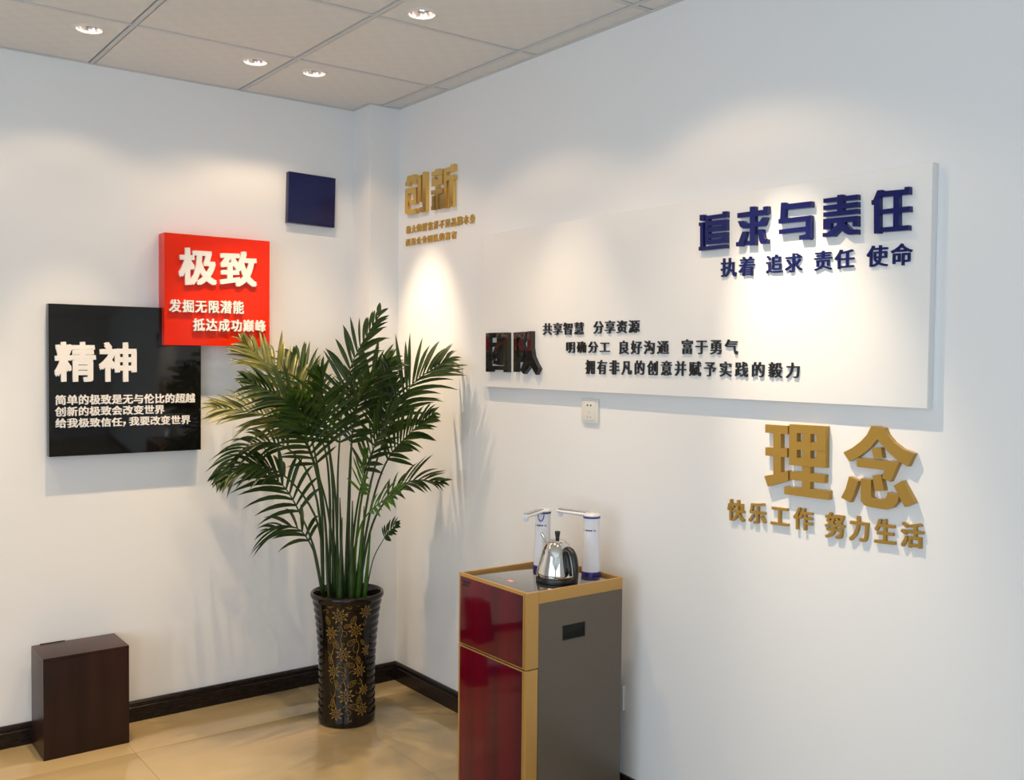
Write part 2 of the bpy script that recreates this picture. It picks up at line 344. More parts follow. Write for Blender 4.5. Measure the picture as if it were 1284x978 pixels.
GLYPHS = {
  '创': [[(-2598,22916),(-3249,22904),(-3380,22671),(-3434,22451),(-3177,22464),(-2942,22665),(-2853,22677),(-2751,22456),(-2419,22490),(-2417,22656),(-2522,22682)],[(-2421,22357),(-2658,22353),(-2673,21186),(-2461,21245),(-2396,21339)],[(-2658,22353),(-3359,22332),(-3362,22100),(-2661,22128)],[(-3130,22143),(-3361,22140),(-3369,21591),(-3137,21600)],[(-2822,21805),(-3145,21806),(-3147,21599),(-2825,21615)],[(-2660,21405),(-3371,21403),(-3374,21176),(-2662,21187)],[(-3491,22802),(-3759,22804),(-3775,21635),(-3505,21668)],[(-3884,22897),(-4159,22889),(-4181,21204),(-4082,21155),(-3907,21164)],[(-3560,21390),(-3914,21394),(-3917,21163),(-3563,21195)]],
  '新': [[(-4869,22879),(-5158,22868),(-5492,22813),(-5495,22595),(-4606,22618),(-4603,22801),(-4871,22801)],[(-4621,22577),(-4874,22554),(-4924,22430),(-5189,22407),(-5210,22558),(-5457,22562),(-5463,22176),(-4612,22187),(-4609,22357)],[(-4565,22010),(-4930,22002),(-4928,22145),(-5121,22132),(-5122,22002),(-5479,22007),(-5482,21788),(-4592,21824)],[(-4932,21833),(-5173,21815),(-5182,21155),(-4941,21170)],[(-4642,21765),(-4861,21764),(-4869,21160),(-4601,21164),(-4599,21327),(-4648,21347)],[(-5246,21741),(-5577,21751),(-5586,21147),(-5254,21160)],[(-5586,22799),(-6098,22805),(-6097,22889),(-6350,22893),(-6377,22612),(-5589,22607)],[(-5578,22672),(-5799,22653),(-5821,21132),(-5600,21138)],[(-5802,22462),(-6356,22446),(-6359,22244),(-5805,22257)],[(-5977,22259),(-6281,22255),(-6297,21140),(-5993,21138)]],
  '追': [[(-20113,19237),(-20294,19227),(-20298,19040),(-20116,19059)],[(-20138,19001),(-20261,19001),(-20280,18157),(-20156,18163)],[(-20088,19012),(-20142,19010),(-20145,18898),(-20090,18903)],[(-20098,18275),(-20158,18275),(-20161,18157),(-20101,18162)],[(-20272,18266),(-21180,18265),(-21183,18147),(-20275,18148)],[(-20344,19178),(-21007,19175),(-21006,19239),(-21166,19230),(-21170,19048),(-20346,19067)],[(-20346,19069),(-20481,19067),(-20497,18321),(-20362,18321)],[(-20477,19016),(-21164,18998),(-21168,18848),(-20480,18867)],[(-20990,18870),(-21167,18867),(-21169,18794),(-20992,18801)],[(-20481,18841),(-21168,18821),(-21172,18666),(-20484,18682)],[(-20485,18637),(-21173,18626),(-21176,18475),(-20488,18492)],[(-20986,18502),(-21175,18493),(-21177,18411),(-20988,18419)],[(-20489,18464),(-21176,18451),(-21180,18302),(-20492,18318)]],
  '求': [[(-22018,19261),(-22208,19250),(-22233,18147),(-21919,18162),(-21917,18291),(-22040,18288)],[(-21568,19127),(-22496,19123),(-22494,19206),(-22657,19204),(-22662,19000),(-22576,18962),(-21571,18987)],[(-21585,18895),(-21802,18881),(-21883,18796),(-22033,18791),(-22037,18642),(-21784,18660),(-21680,18724)],[(-22213,18808),(-22383,18803),(-22464,18908),(-22632,18898),(-22550,18689),(-22485,18657),(-22216,18670)],[(-21763,18573),(-21922,18566),(-21794,18185),(-21738,18151),(-21543,18167),(-21541,18288),(-21632,18289)],[(-22322,18580),(-22487,18573),(-22536,18340),(-22591,18283),(-22656,18277),(-22659,18151),(-22442,18161),(-22378,18267)]],
  '与': [[(-23108,19245),(-23263,19234),(-23247,18739),(-23086,18748)],[(-23243,19186),(-24114,19165),(-24118,19000),(-23247,19029)],[(-23035,18799),(-24104,18788),(-24107,18640),(-23038,18668)],[(-23940,18657),(-24107,18656),(-24118,18178),(-24076,18137),(-23952,18149)],[(-23059,18504),(-23947,18500),(-23951,18367),(-23061,18377)],[(-23740,18274),(-23952,18292),(-23956,18152),(-23743,18159)]],
  '责': [[(-24484,19185),(-25522,19170),(-25525,19030),(-24487,19071)],[(-24488,18997),(-25526,18982),(-25530,18840),(-24491,18875)],[(-24493,18815),(-25531,18801),(-25534,18670),(-24495,18696)],[(-24912,19228),(-25087,19222),(-25100,18686),(-24925,18690)],[(-24497,18647),(-25535,18619),(-25539,18468),(-24500,18525)],[(-24499,18528),(-24733,18517),(-24737,18342),(-24503,18365)],[(-25391,18488),(-25539,18473),(-25542,18342),(-25394,18357)],[(-24920,18514),(-25114,18509),(-25117,18366),(-25008,18296),(-24835,18149),(-24495,18165),(-24492,18274),(-24635,18268),(-24709,18318),(-24921,18449)],[(-25060,18451),(-25132,18500),(-25177,18455),(-25364,18277),(-25544,18268),(-25547,18141),(-25269,18152),(-25176,18200),(-25045,18309)]],
  '任': [[(-26082,19201),(-26220,19194),(-26159,19032),(-26181,18102),(-26014,18113),(-25996,18840),(-25926,18852),(-25923,18969),(-25975,18973)],[(-26152,19164),(-26833,19129),(-26832,19182),(-26963,19179),(-26968,18984),(-26156,19013)],[(-26538,19008),(-26696,19003),(-26715,18228),(-26548,18230)],[(-26163,18700),(-26991,18696),(-26995,18553),(-26166,18584)],[(-26175,18244),(-26970,18232),(-26973,18104),(-26177,18128)]],
  '理': [[(-22526,13022),(-23302,13030),(-23308,12792),(-22532,12790)],[(-22814,12822),(-23078,12827),(-23105,11637),(-22843,11585)],[(-22548,12367),(-23302,12401),(-23308,12144),(-22553,12135)],[(-22528,11540),(-22842,11618),(-23088,11699),(-23347,11775),(-23353,11498),(-22661,11257)],[(-23362,13079),(-24553,13095),(-24556,12864),(-23367,12846)],[(-23370,12602),(-24555,12646),(-24558,12423),(-23375,12376)],[(-23377,12155),(-24560,12209),(-24563,11967),(-23382,11942)],[(-23367,12858),(-23622,12858),(-23639,12153),(-23377,12150)],[(-23800,12850),(-24072,12856),(-24086,12167),(-23810,12168)],[(-24257,12856),(-24556,12869),(-24560,12197),(-24273,12184)],[(-23812,11982),(-24084,11982),(-24085,11304),(-23816,11298)],[(-23407,11768),(-24547,11783),(-24539,11550),(-23422,11530)],[(-23226,11320),(-24684,11360),(-24676,11116),(-23231,11105)]],
  '念': [[(-25911,13185),(-26121,13186),(-26101,12869),(-25910,12639),(-25601,12384),(-25285,12209),(-25101,12433),(-25364,12571),(-25621,12770),(-25789,12949)],[(-26066,13187),(-26289,13158),(-26362,13000),(-26544,12814),(-26791,12659),(-27124,12576),(-26961,12230),(-26691,12341),(-26414,12554),(-26216,12726),(-26087,12868)],[(-25944,12617),(-26204,12650),(-26258,12383),(-26007,12348)],[(-25516,12325),(-26719,12319),(-26487,11798),(-26251,11873),(-26315,12081),(-25522,12094)],[(-25294,11813),(-25574,11726),(-25438,11336),(-25340,11130),(-25065,11227),(-25199,11478)],[(-25644,11803),(-25945,11791),(-25956,11347),(-26041,11306),(-26334,11329),(-26400,11425),(-26425,11533),(-26740,11453),(-26703,11311),(-26585,11160),(-26395,11078),(-25976,11082),(-25776,11107),(-25659,11208)],[(-25979,11909),(-26221,11959),(-26328,11555),(-26064,11512)],[(-26585,11709),(-26824,11866),(-27168,11344),(-26907,11208)]],
  '团': [[(-9095,15827),(-9309,15831),(-9330,14543),(-9493,14540),(-9497,14314),(-9119,14307)],[(-9301,15831),(-10528,15829),(-10531,15642),(-9304,15639)],[(-10308,15652),(-10531,15654),(-10553,14313),(-10290,14313),(-10289,14390),(-10328,14403)],[(-9485,14545),(-10334,14548),(-10336,14396),(-9487,14390)],[(-9377,15452),(-10311,15450),(-10314,15293),(-9379,15285)],[(-9839,15638),(-10059,15636),(-10076,14576),(-9614,14618),(-9611,14761),(-9854,14751)],[(-9724,15284),(-9865,15288),(-9848,15070),(-9510,14760),(-9386,14855),(-9606,15094)]],
  '队': [[(-10895,15823),(-11105,15827),(-11130,14334),(-10920,14331)],[(-11097,15827),(-11704,15841),(-11578,15619),(-11440,15392),(-11567,15186),(-11535,14889),(-11369,14705),(-11116,14703),(-11113,14887),(-11290,14923),(-11325,15118),(-11169,15371),(-11316,15634),(-11101,15625)],[(-11741,15856),(-11998,15859),(-12009,15253),(-12087,14937),(-12255,14691),(-12456,14480),(-12281,14246),(-11958,14597),(-11545,14261),(-11337,14407),(-11629,14844),(-11753,15186)]],
}
LINES = [
 ('board_small','共享智慧',-1.2496,-1.4751,1.6140,1.6128,1.5687,1.5714,0.86,0.01),
 ('board_small','分享资源',-1.5265,-1.7486,1.6149,1.6139,1.5719,1.5713,0.84,0.01),
 ('board_small','明确分工',-1.3819,-1.6078,1.5459,1.5452,1.5065,1.5054,0.8,0.01),
 ('board_small','良好沟通',-1.6527,-1.8801,1.5465,1.5453,1.5021,1.5015,0.8,0.01),
 ('board_small','富于勇气',-1.9362,-2.1573,1.5478,1.5462,1.5017,1.5023,0.8,0.01),
 ('board_small','拥有非凡的创意并赋予实践的毅力',-1.4889,-2.3768,1.4815,1.4804,1.4373,1.4322,0.76,0.01),
 ('board_blue','执着',-2.0906,-2.2156,1.7864,1.7843,1.7286,1.7315,0.84,0.014),
 ('board_blue','追求',-2.2566,-2.3764,1.7832,1.7817,1.7287,1.7315,0.84,0.014),
 ('board_blue','责任',-2.4163,-2.5385,1.7813,1.7789,1.7291,1.7285,0.84,0.014),
 ('board_blue','使命',-2.5779,-2.7016,1.7822,1.7797,1.7249,1.7281,0.84,0.014),
 ('gold_happy','快乐工作',-2.1128,-2.4106,1.0708,1.0787,1.0165,1.0068,0.78,0.022),
 ('gold_happy','努力生活',-2.4521,-2.7350,1.0760,1.0834,1.0199,1.0064,0.8,0.026),
 ('gold_wealth','最大的财富并不是品牌本身',-0.2328,-0.7706,2.0721,2.0689,2.0322,2.0379,0.78,0.016),
 ('gold_wealth2','而是企业团队的富有',-0.2300,-0.6361,2.0153,2.0138,1.9811,1.9835,0.78,0.016),
 ('black','精',-1.4293,-1.2830,1.5296,1.5316,1.3760,1.3770,1,0.034),
 ('black','神',-1.2692,-1.1244,1.5316,1.5317,1.3750,1.3759,1,0.034),
 ('black','简单的极致是无与伦比的超越',-1.4289,-0.8960,1.3275,1.3273,1.2888,1.2891,0.93,0.024),
 ('black','创新的极致会改变世界',-1.4291,-1.0200,1.2827,1.2822,1.2460,1.2458,0.93,0.024),
 ('black','给我极致信任',-1.4282,-1.1852,1.2391,1.2355,1.2012,1.2024,0.93,0.024),
 ('black','我要改变世界',-1.1578,-0.9145,1.2373,1.2380,1.2009,1.2028,0.93,0.024),
 ('red','极',-0.9713,-0.8176,1.9180,1.9195,1.7723,1.7661,1,0.034),
 ('red','致',-0.8028,-0.6453,1.9157,1.9224,1.7733,1.7698,1,0.034),
 ('red','发掘无限潜能',-1.0103,-0.7014,1.7073,1.7130,1.6588,1.6566,0.88,0.024),
 ('red','抵达成功巅峰',-0.9141,-0.6046,1.6345,1.6358,1.5859,1.5823,0.88,0.024),
]
CMX, CMZ = -1.1848, 1.2186
FRONDS = [
 ([(-458, -452, 500),(-451, -450, 818),(-445, -449, 1097),(-414, -467, 1413),(-309, -544, 1663)],0.17,0,1), # tall upright
 ([(-478, -436, 500),(-491, -403, 879),(-537, -339, 1220),(-621, -251, 1403),(-730, -143, 1542)],0.17,1,1), # yellow
 ([(-498, -421, 500),(-513, -420, 921),(-583, -393, 1162),(-715, -332, 1250),(-889, -247, 1277)],0.17,1,1), # left
 ([(-498, -421, 500),(-518, -402, 894),(-602, -346, 1096),(-737, -260, 1127),(-855, -196, 996)],0.14,0,1), # lefthook
 ([(-498, -421, 500),(-524, -429, 797),(-635, -391, 989),(-773, -348, 1056),(-887, -334, 994)],0.12,0,1), # leftlow
 ([(-500, -420, 500),(-532, -410, 694),(-583, -396, 836),(-653, -373, 964),(-744, -341, 1028)],0.19,0,1), # lowleft
 ([(-478, -436, 500),(-485, -446, 947),(-529, -450, 1163),(-644, -410, 1301),(-799, -348, 1389)],0.17,0,0), # upleft2
 ([(-468, -444, 500),(-454, -413, 941),(-469, -355, 1219),(-503, -280, 1371),(-534, -205, 1486)],0.16,0,0), # center back
 ([(-418, -482, 500),(-404, -466, 944),(-380, -457, 1234),(-321, -478, 1387),(-238, -517, 1477)],0.15,0,1), # mid right up
 ([(-397, -497, 500),(-348, -520, 920),(-289, -554, 1161),(-206, -609, 1364),(-84, -697, 1474)],0.2,0,1), # right big
 ([(-392, -501, 500),(-355, -546, 848),(-319, -607, 1053),(-268, -690, 1170),(-207, -788, 1262)],0.14,0,1), # right mid
 ([(-387, -505, 500),(-352, -543, 771),(-313, -598, 901),(-246, -680, 987),(-159, -785, 987)],0.12,0,1), # right low
 ([(-362, -524, 500),(-342, -551, 657),(-320, -588, 737),(-311, -622, 779),(-289, -669, 819)],0.055,0,0), # tiny
 ([(-448, -459, 500),(-477, -485, 901),(-527, -529, 1120),(-582, -586, 1295),(-628, -664, 1434)],0.16,0,0), # center front1
 ([(-428, -474, 500),(-435, -513, 888),(-455, -573, 1120),(-471, -653, 1296),(-464, -763, 1407)],0.15,0,0), # center front2
 ([(-458, -451, 500),(-499, -475, 826),(-571, -510, 1034),(-656, -551, 1212),(-726, -618, 1335)],0.14,0,0), # center front3
 ([(-418, -482, 500),(-410, -519, 799),(-401, -578, 1006),(-378, -660, 1172),(-349, -754, 1298)],0.15,0,0), # center front4
 ([(-398, -498, 500),(-410, -532, 725),(-422, -592, 897),(-445, -658, 1017),(-467, -735, 1121)],0.1,2,0), # young
 ([(-407, -490, 500),(-411, -522, 698),(-403, -583, 832),(-371, -675, 916),(-344, -772, 962)],0.1,2,0), # low right
 ([(-407, -489, 500),(-364, -484, 879),(-307, -483, 1093),(-247, -479, 1258),(-211, -453, 1399)],0.15,0,0), # back right
 ([(-499, -419, 500),(-518, -403, 627),(-537, -385, 715),(-586, -345, 784),(-682, -273, 770)],0.15,0,1), # low left2
]
# the white board on the right wall and its raised characters
board = tag(boxo('message_board', m_board, (-.026, -.0005, -2.7485, -.863, 1.3715, 1.972), None, .001),
            'long white board on the right wall carrying blue and black raised Chinese characters', 'sign board')
board_bits = []
def lab(before, text):
    for o in COL.objects:
        if o.name.startswith('character') and o not in before: o['label'] = text
def snap(): return set(COL.objects)
b0 = snap()
for k in '追求与责任': cut_character(k, 'R', .026, .040, m_bluel, board)
lab(b0, 'large rounded dark blue character')
b0 = snap(); lines('board_blue', 'R', .0255, .032, m_bluel, board); lab(b0, 'small dark blue character')
b0 = snap()
for k in '团队': cut_character(k, 'R', .026, .044, m_mirrorblack, board)
lab(b0, 'large polished black character')
b0 = snap(); lines('board_small', 'R', .0255, .0315, m_blackl, board); lab(b0, 'small black character')

# gold lettering fixed straight to the wall
t = empty('gold_heading', (0, -.41, 2.11), 'polished gold two-character heading high on the wall near the corner', 'wall lettering')
def adopt(t, before):
    bpy.context.view_layer.update()
    for o in COL.objects:
        if o not in before and o.parent is None and o is not t: o.parent = t; o.matrix_parent_inverse = Matrix.Translation(-t.location)
b0 = snap()
for k in '创新': cut_character(k, 'R', .001, .017, m_goldm, None)
adopt(t, b0)
t = empty('gold_text_line', (0, -.49, 2.03), 'upper line of twelve tiny gold characters under the polished gold heading', 'wall lettering', 'gold text lines under the corner heading')
b0 = snap(); lines('gold_wealth', 'R', 0, .007, m_goldt, None); adopt(t, b0)
t = empty('gold_text_line', (0, -.41, 1.98), 'lower, shorter line of nine tiny gold characters under the polished gold heading', 'wall lettering', 'gold text lines under the corner heading')
b0 = snap(); lines('gold_wealth2', 'R', 0, .007, m_goldt, None); adopt(t, b0)
t = empty('gold_heading', (0, -2.47, 1.10), 'large satin gold two-character heading below the right end of the white board', 'wall lettering')
b0 = snap()
for k in '理念': cut_character(k, 'R', .001, .017, m_gold, None)
adopt(t, b0)
t = empty('gold_text_line', (0, -2.42, 1.0), 'line of eight small satin gold characters under the large gold heading', 'wall lettering')
b0 = snap(); lines('gold_happy', 'R', 0, .009, m_gold, None); adopt(t, b0)

# panels on the left wall
black = tag(boxo('black_sign', m_black, (-1.4505, -.8688, -.040, 0, 1.0926, 1.674), None, .0012),
            'square glossy black sign panel with cream characters, lowest on the left wall', 'sign panel', 'square panels on the left wall')
lines('black', 'L', .0395, .048, m_white, black)
CMX += .005; bm = bmesh.new(); prism(bm, [(CMX, CMZ), (CMX+.008, CMZ), (CMX+.008, CMZ-.007), (CMX+.002, CMZ-.018), (CMX-.0015, CMZ-.018), (CMX+.003, CMZ-.007), (CMX, CMZ-.007)], 'L', .0395, .048)
obj('character', bm, m_white, black)
bm = bmesh.new(); x0, x1, z0, z1 = -1.0276, -.5832, 1.5240, 1.9736
box(bm, x0, -.8688, -.070, -.0402, z0, z1); box(bm, -.8686, x1, -.070, 0, z0, z1); box(bm, x0, -.8688, -.0402, 0, 1.6745, z1)
bmesh.ops.remove_doubles(bm, verts=bm.verts[:], dist=.0004)
redp = tag(obj('red_sign', bm, m_red), 'square glossy red sign box with white characters, overlapping the black panel', 'sign panel', 'square panels on the left wall')
# a thin flawless face sheet hides the joints of the carcass
boxo('face_sheet', m_red, (x0, x1, -.072, -.0695, z0, z1), redp, .0006)
lines('red', 'L', .0715, .083, m_white, redp)
bluep = boxo('blue_panel', m_blue, (-.112, .112, -.030, 0, -.111, .111), None, .001)
bluep.location = (-.367, 0, 2.1768); bluep.rotation_euler = (0, math.radians(1.2), 0)
tag(bluep, 'small blank navy blue square panel, highest on the left wall', 'sign panel', 'square panels on the left wall')

# sockets
def socket(yc, zc, label):
    s = empty('wall_socket', (0, yc, zc), label, 'socket', 'wall sockets')
    boxo('faceplate', m_socket, (-.009, 0, -.043, .043, -.043, .043), s, .003)
    boxo('insert', m_socket, (-.0105, -.008, -.030, .030, -.034, .034), s, .001)
    for y in (.009, -.009):
        bm = bmesh.new(); tube(bm, [(-.0112, y, .019), (-.0100, y, .019)], .0034, 10); obj('pin_hole', bm, m_brand, s)
    bm = bmesh.new()
    for y, z, r in ((0, -.006, 0), (.008, -.022, .5), (-.008, -.022, -.5)):
        q = bmesh.new()
        vs = box(bm, -.0110, -.0100, y-.0009, y+.0009, z-.004, z+.004)
        bmesh.ops.rotate(bm, verts=vs, cent=(0, y, z), matrix=Matrix.Rotation(r, 3, 'X'))
    obj('pin_slots', bm, m_mark, s)
    return s
socket(-1.4876, 1.3045, 'white power socket on the wall just below the white board')
socket(-1.632, .343, 'white power socket low on the wall, mostly hidden behind the water dispenser')

# ------------------------------------------------------------------ dark wooden box
bx = empty('wooden_box', (-1.360, -.119, 0), 'dark rosewood veneered box standing on the floor against the left wall', 'box')
def bxp(name, x0, x1, y0, y1, z0, z1, parent=bx):
    return boxo(name, m_box, (x0+1.360, x1+1.360, y0+.119, y1+.119, z0, z1), parent, .0006)
XA, XB, YA, YB, ZT = -1.5117, -1.2098, -.2205, -.017, .3755
bxp('front_panel', XA, XB, YA, YA+.014, 0, ZT-.0135)
bxp('side_panel', XA, XA+.014, YA+.0142, YB, 0, ZT-.0135); bxp('side_panel', XB-.014, XB, YA+.0142, YB, 0, ZT-.0135)
bxp('top_panel', XA, XB, YA, YB, ZT-.0133, ZT)
bxp('edge_strip', XA+.03, XA+.12, YB+.0002, YB+.0015, ZT-.004, ZT+.0022)

# ------------------------------------------------------------------ water dispenser with taps
CX0, CX1, CY0, CY1, CH = -.4885, -.0975, -1.758, -1.395, .780
cab = empty('water_dispenser', ((CX0+CX1)/2, (CY0+CY1)/2, 0), 'tall tea-bar water dispenser with red woodgrain doors and gold edges against the right wall', 'water dispenser')
ox, oy = cab.location.x, cab.location.y
def cb(name, m, x0, x1, y0, y1, z0, z1, bev=.001, parent=cab):
    return boxo(name, m, (x0-ox, x1-ox, y0-oy, y1-oy, z0, z1), parent, bev)
cb('carcass', m_blkplastic, CX0+.012, CX1-.002, CY0+.004, CY1-.004, .02, CH-.012)
cb('side_panel', m_grey, CX0+.046, CX1, CY0, CY0+.004, .02, .7425, .0006)
cb('side_panel', m_grey, CX0+.046, CX1, CY1-.004, CY1, .02, .7425, .0006)
ZS = .546
for (y0, y1) in ((CY0-.0005, CY0+.012), (CY1-.010, CY1+.0005)):
    cb('corner_post', m_frame, CX0, CX0+.045, y0, y1, ZS+.0015, CH); cb('corner_post', m_frame, CX0-.0004, CX0+.0438, y0, y1, .02, ZS-.0015)
for (y0, y1) in ((CY0-.0004, CY0+.010), (CY1-.010, CY1+.0004)):
    cb('top_rail', m_frame, CX0+.0455, CX1+.0004, y0, y1, .7430, CH-.0004)
cb('top_rail', m_frame, CX0-.0003, CX0+.010, CY0+.012, CY1-.010, .7700, CH-.0002)
cb('top_rail', m_frame, CX1-.009, CX1+.0002, CY0+.0102, CY1-.0102, .7430, CH+.001)
for (z0, z1, nm) in ((ZS+.0025, .7745, 'upper_door'), (.03, ZS-.0025, 'lower_door')):
    d = cb(nm, m_frame, CX0-.003, CX0+.012, CY0+.0122, CY1-.0102, z0, z1)
    cb('glass_facing', m_door, CX0-.0048, CX0-.0028, CY0+.0165, CY1-.0145, z0+.0035, z1-.0035, .0005, d)
    if nm == 'upper_door':
        bm = bmesh.new()
        for (ya, yb, za, zb) in ((-1.466, -1.418, .7535, .7615), (-1.457, -1.422, .7425, .7505)):
            n = 6 if za > .75 else 5
            for k in range(n):
                w = (yb-ya)/n; box(bm, CX0-.0052-ox, CX0-.0047-ox, ya+k*w+.001-oy, ya+(k+1)*w-.001-oy, za, zb)
        br = obj('brand_mark', bm, m_darkmark, d)
cb('plinth', m_blkplastic, CX0+.02, CX1-.01, CY0+.01, CY1-.01, 0, .0195)
top = cb('glass_top', m_glass, CX0+.0102, CX1-.0092, CY0+.0105, CY1-.0105, .7640, .7720, .0008)
bm = bmesh.new(); box(bm, -.411-ox, -.399-ox, -1.575-oy, -1.555-oy, .7721, .7726); obj('display', bm, m_red_led, cab)
bm = bmesh.new()
for (x, y, w) in ((-.405, -1.505, .007), (-.405, -1.53, .004), (-.412, -1.60, .004), (-.405, -1.62, .007), (-.40, -1.548, .003), (-.41, -1.515, .003)):
    box(bm, x-.002-ox, x+.002-ox, y-w-oy, y+w-oy, .7721, .7725)
obj('touch_marks', bm, m_mark, cab)
# recessed side handle
HX0, HX1, HZ0, HZ1 = -.3480, -.2570, .6157, .6615
h = bmesh.new()
for d in ((HX0, HX1, HZ1-.004, HZ1), (HX0, HX1, HZ0, HZ0+.004), (HX0, HX0+.004, HZ0+.0041, HZ1-.0041), (HX1-.004, HX1, HZ0+.0041, HZ1-.0041)):
    box(h, d[0]-ox, d[1]-ox, CY0-.0015-oy, CY0+.001-oy, d[2], d[3])
hd = obj('handle', h, mat('handle_bezel', (.012, .012, .011), .5, spec=.2), cab)
bm = bmesh.new(); box(bm, HX0+.0042-ox, HX1-.0042-ox, CY0-.0006-oy, CY0+.0004-oy, HZ0+.0042, HZ1-.0042); obj('recess_back', bm, mat('recess_black', (.003, .003, .003), .5, spec=.2), hd)
bm = bmesh.new(); 
v = [bm.verts.new((x-ox, y-oy, z)) for x, y, z in ((HX0+.0045, CY0-.0014, HZ1-.0045), (HX1-.0045, CY0-.0014, HZ1-.0045), (HX1-.0045, CY0-.0014, HZ1-.012), (HX0+.05, CY0-.0012, HZ1-.022), (HX0+.0045, CY0-.0012, HZ1-.026))]
f = bm.faces.new(v); r = bmesh.ops.extrude_face_region(bm, geom=[f])
for e in r['geom']:
    if isinstance(e, bmesh.types.BMVert): e.co.y += .0007
obj('recess_flap', bm, mat('handle_flap', (.010, .010, .009), .5, spec=.2), hd)

def tap(x, y, ax, ay, lbl, high):
    z0 = .7722; H = .200
    bm = bmesh.new()
    prof = [(.0305, .0145), (.0303, .03), (.0285, .07), (.0268, .11), (.0258, .145), (.0262, .175), (.0275, H-.009)]
    r = lathe(bm, [(a, z0+b) for a, b in prof], 36, x-ox, y-oy); cap(bm, r[0]); cap(bm, r[-1])
    t = obj('tap_column', bm, m_wplastic, cab, True); t['label'] = lbl
    t.data.set_sharp_from_angle(angle=math.radians(40))
    bm = bmesh.new(); r = lathe(bm, [(.0318, z0), (.0318, z0+.012), (.0308, z0+.0145)], 36, x-ox, y-oy); cap(bm, r[0]); cap(bm, r[-1])
    obj('base_ring', bm, m_bplastic, t, 'auto')
    bm = bmesh.new(); r = lathe(bm, [(.0280, z0+H-.010), (.0286, z0+H-.008), (.0286, z0+H-.0055), (.0280, z0+H-.004)], 36, x-ox, y-oy); cap(bm, r[0]); cap(bm, r[-1])
    obj('blue_ring', bm, m_bplastic, t, 'auto')
    bm = bmesh.new(); r = lathe(bm, [(.0276, z0+H-.0045), (.0282, z0+H), (.0255, z0+H+.0035), (.012, z0+H+.0045)], 36, x-ox, y-oy); cap(bm, r[0]); cap(bm, r[-1])
    obj('tap_cap', bm, m_wplastic, t, 'auto')
    # print band
    bm = bmesh.new(); d = Vector((-.60, -.80)); base = math.atan2(d.y, d.x)
    for a0, a1 in ((-1.25, -1.12), (-.9, -.70), (-.66, -.5), (-.46, -.25), (-.20, .0), (.18, .24), (.30, .42)):
        n = 3; zc = z0+H*.755
        for k in range(n):
            qs = []
            for aa, zz in ((a0+(a1-a0)*k/n, -1), (a0+(a1-a0)*(k+1)/n, -1), (a0+(a1-a0)*(k+1)/n, 1), (a0+(a1-a0)*k/n, 1)):
                qs.append(bm.verts.new((x-ox+.0267*math.cos(base+aa), y-oy+.0267*math.sin(base+aa), zc+zz*.0022)))
            bm.faces.new(qs)
    obj('printed_band', bm, m_brand, t)
    # swivel arm: rounded flat beam with a nozzle at the end
    A = Vector((ax, ay, 0)); L = A.length; A.normalize(); P = Vector((x-ox, y-oy, z0+H-.004))
    bm = bmesh.new(); n = 12
    pts = [P+A*(.015+(L-.015)*k/n)+Vector((0, 0, .003-.001*k/n)) for k in range(n+1)]
    rad = [.0150-.0045*k/n for k in range(n+1)]
    tube(bm, pts, rad, 14, .55); a_ = obj('spout_arm', bm, m_wplastic, t, 'auto')
    bm = bmesh.new(); q = pts[-1]-A*.010
    rr = lathe(bm, [(.0065, q.z-.018), (.0072, q.z-.010), (.0080, q.z)], 16, q.x, q.y); cap(bm, rr[0]); cap(bm, rr[-1])
    obj('nozzle', bm, m_wplastic, a_, 'auto')
    bm = bmesh.new()
    sx = A.cross(Vector((0, 0, 1)))
    w = .0105; zz = pts[0].z+.0078
    quad = [P+A*.018+sx*w, P+A*(L-.004)+sx*w*.7, P+A*(L-.004)-sx*w*.7, P+A*.018-sx*w]
    vb = [bm.verts.new((p.x, p.y, zz-.003)) for p in quad]; vt = [bm.verts.new((p.x, p.y, zz+.0006)) for p in quad]
    bm.faces.new(vb); bm.faces.new(vt)
    for k in range(4): bm.faces.new((vb[k], vb[(k+1) % 4], vt[(k+1) % 4], vt[k]))
    obj('arm_inlay', bm, mat('pearl_grey_inlay', (.42, .43, .45), .25, metal=.5), t)
    if high:   # blue U-shaped trim where the swivelled arm leaves the column
        bm = bmesh.new(); pp = []
        base2 = math.atan2(-.80, -.60)
        for k in range(13):
            s_ = -1+2*k/12
            an = base2-.30+s_*.42; zc = z0+H-.008-.026*math.sqrt(max(0, 1-s_*s_*.98))
            pp.append((x-ox+.0268*math.cos(an), y-oy+.0268*math.sin(an), zc))
        tube(bm, pp, .0017, 8); obj('blue_trim', bm, m_bplastic, t, True)
tap(-.135, -1.647, -.030, .136, 'right water tap with its arm swung level to the left', False)
tap(-.2061, -1.4795, -.128, -.066, 'left water tap with its arm pointing forward', True)

# ------------------------------------------------------------------ kettle
kt = empty('electric_kettle', (-.283, -1.650, .7722), 'polished steel kettle with black handle on the dispenser top', 'kettle')
bm = bmesh.new(); r = lathe(bm, [(.064, 0), (.0675, .002), (.0680, .010), (.0660, .0165), (.060, .0175)], 48); cap(bm, r[0]); cap(bm, r[-1]); obj('power_base', bm, m_blkplastic, kt, 'auto')
bm = bmesh.new()
prof = [(.0655, .0178), (.0668, .024), (.0660, .032), (.0625, .048), (.0570, .068), (.0525, .085), (.0490, .098), (.0445, .110), (.0375, .1205), (.0300, .1265), (.0285, .1275)]
r = lathe(bm, prof, 56); cap(bm, r[0]); cap(bm, r[-1]); body = obj('kettle_body', bm, m_chrome, kt, True); body.data.set_sharp_from_angle(angle=math.radians(50))
bm = bmesh.new(); r = lathe(bm, [(.0295, .1270), (.0298, .1292), (.0255, .1320), (.0150, .1350), (.0075, .1360)], 40); cap(bm, r[0]); cap(bm, r[-1]); lid = obj('lid', bm, m_chrome, kt, 'auto')
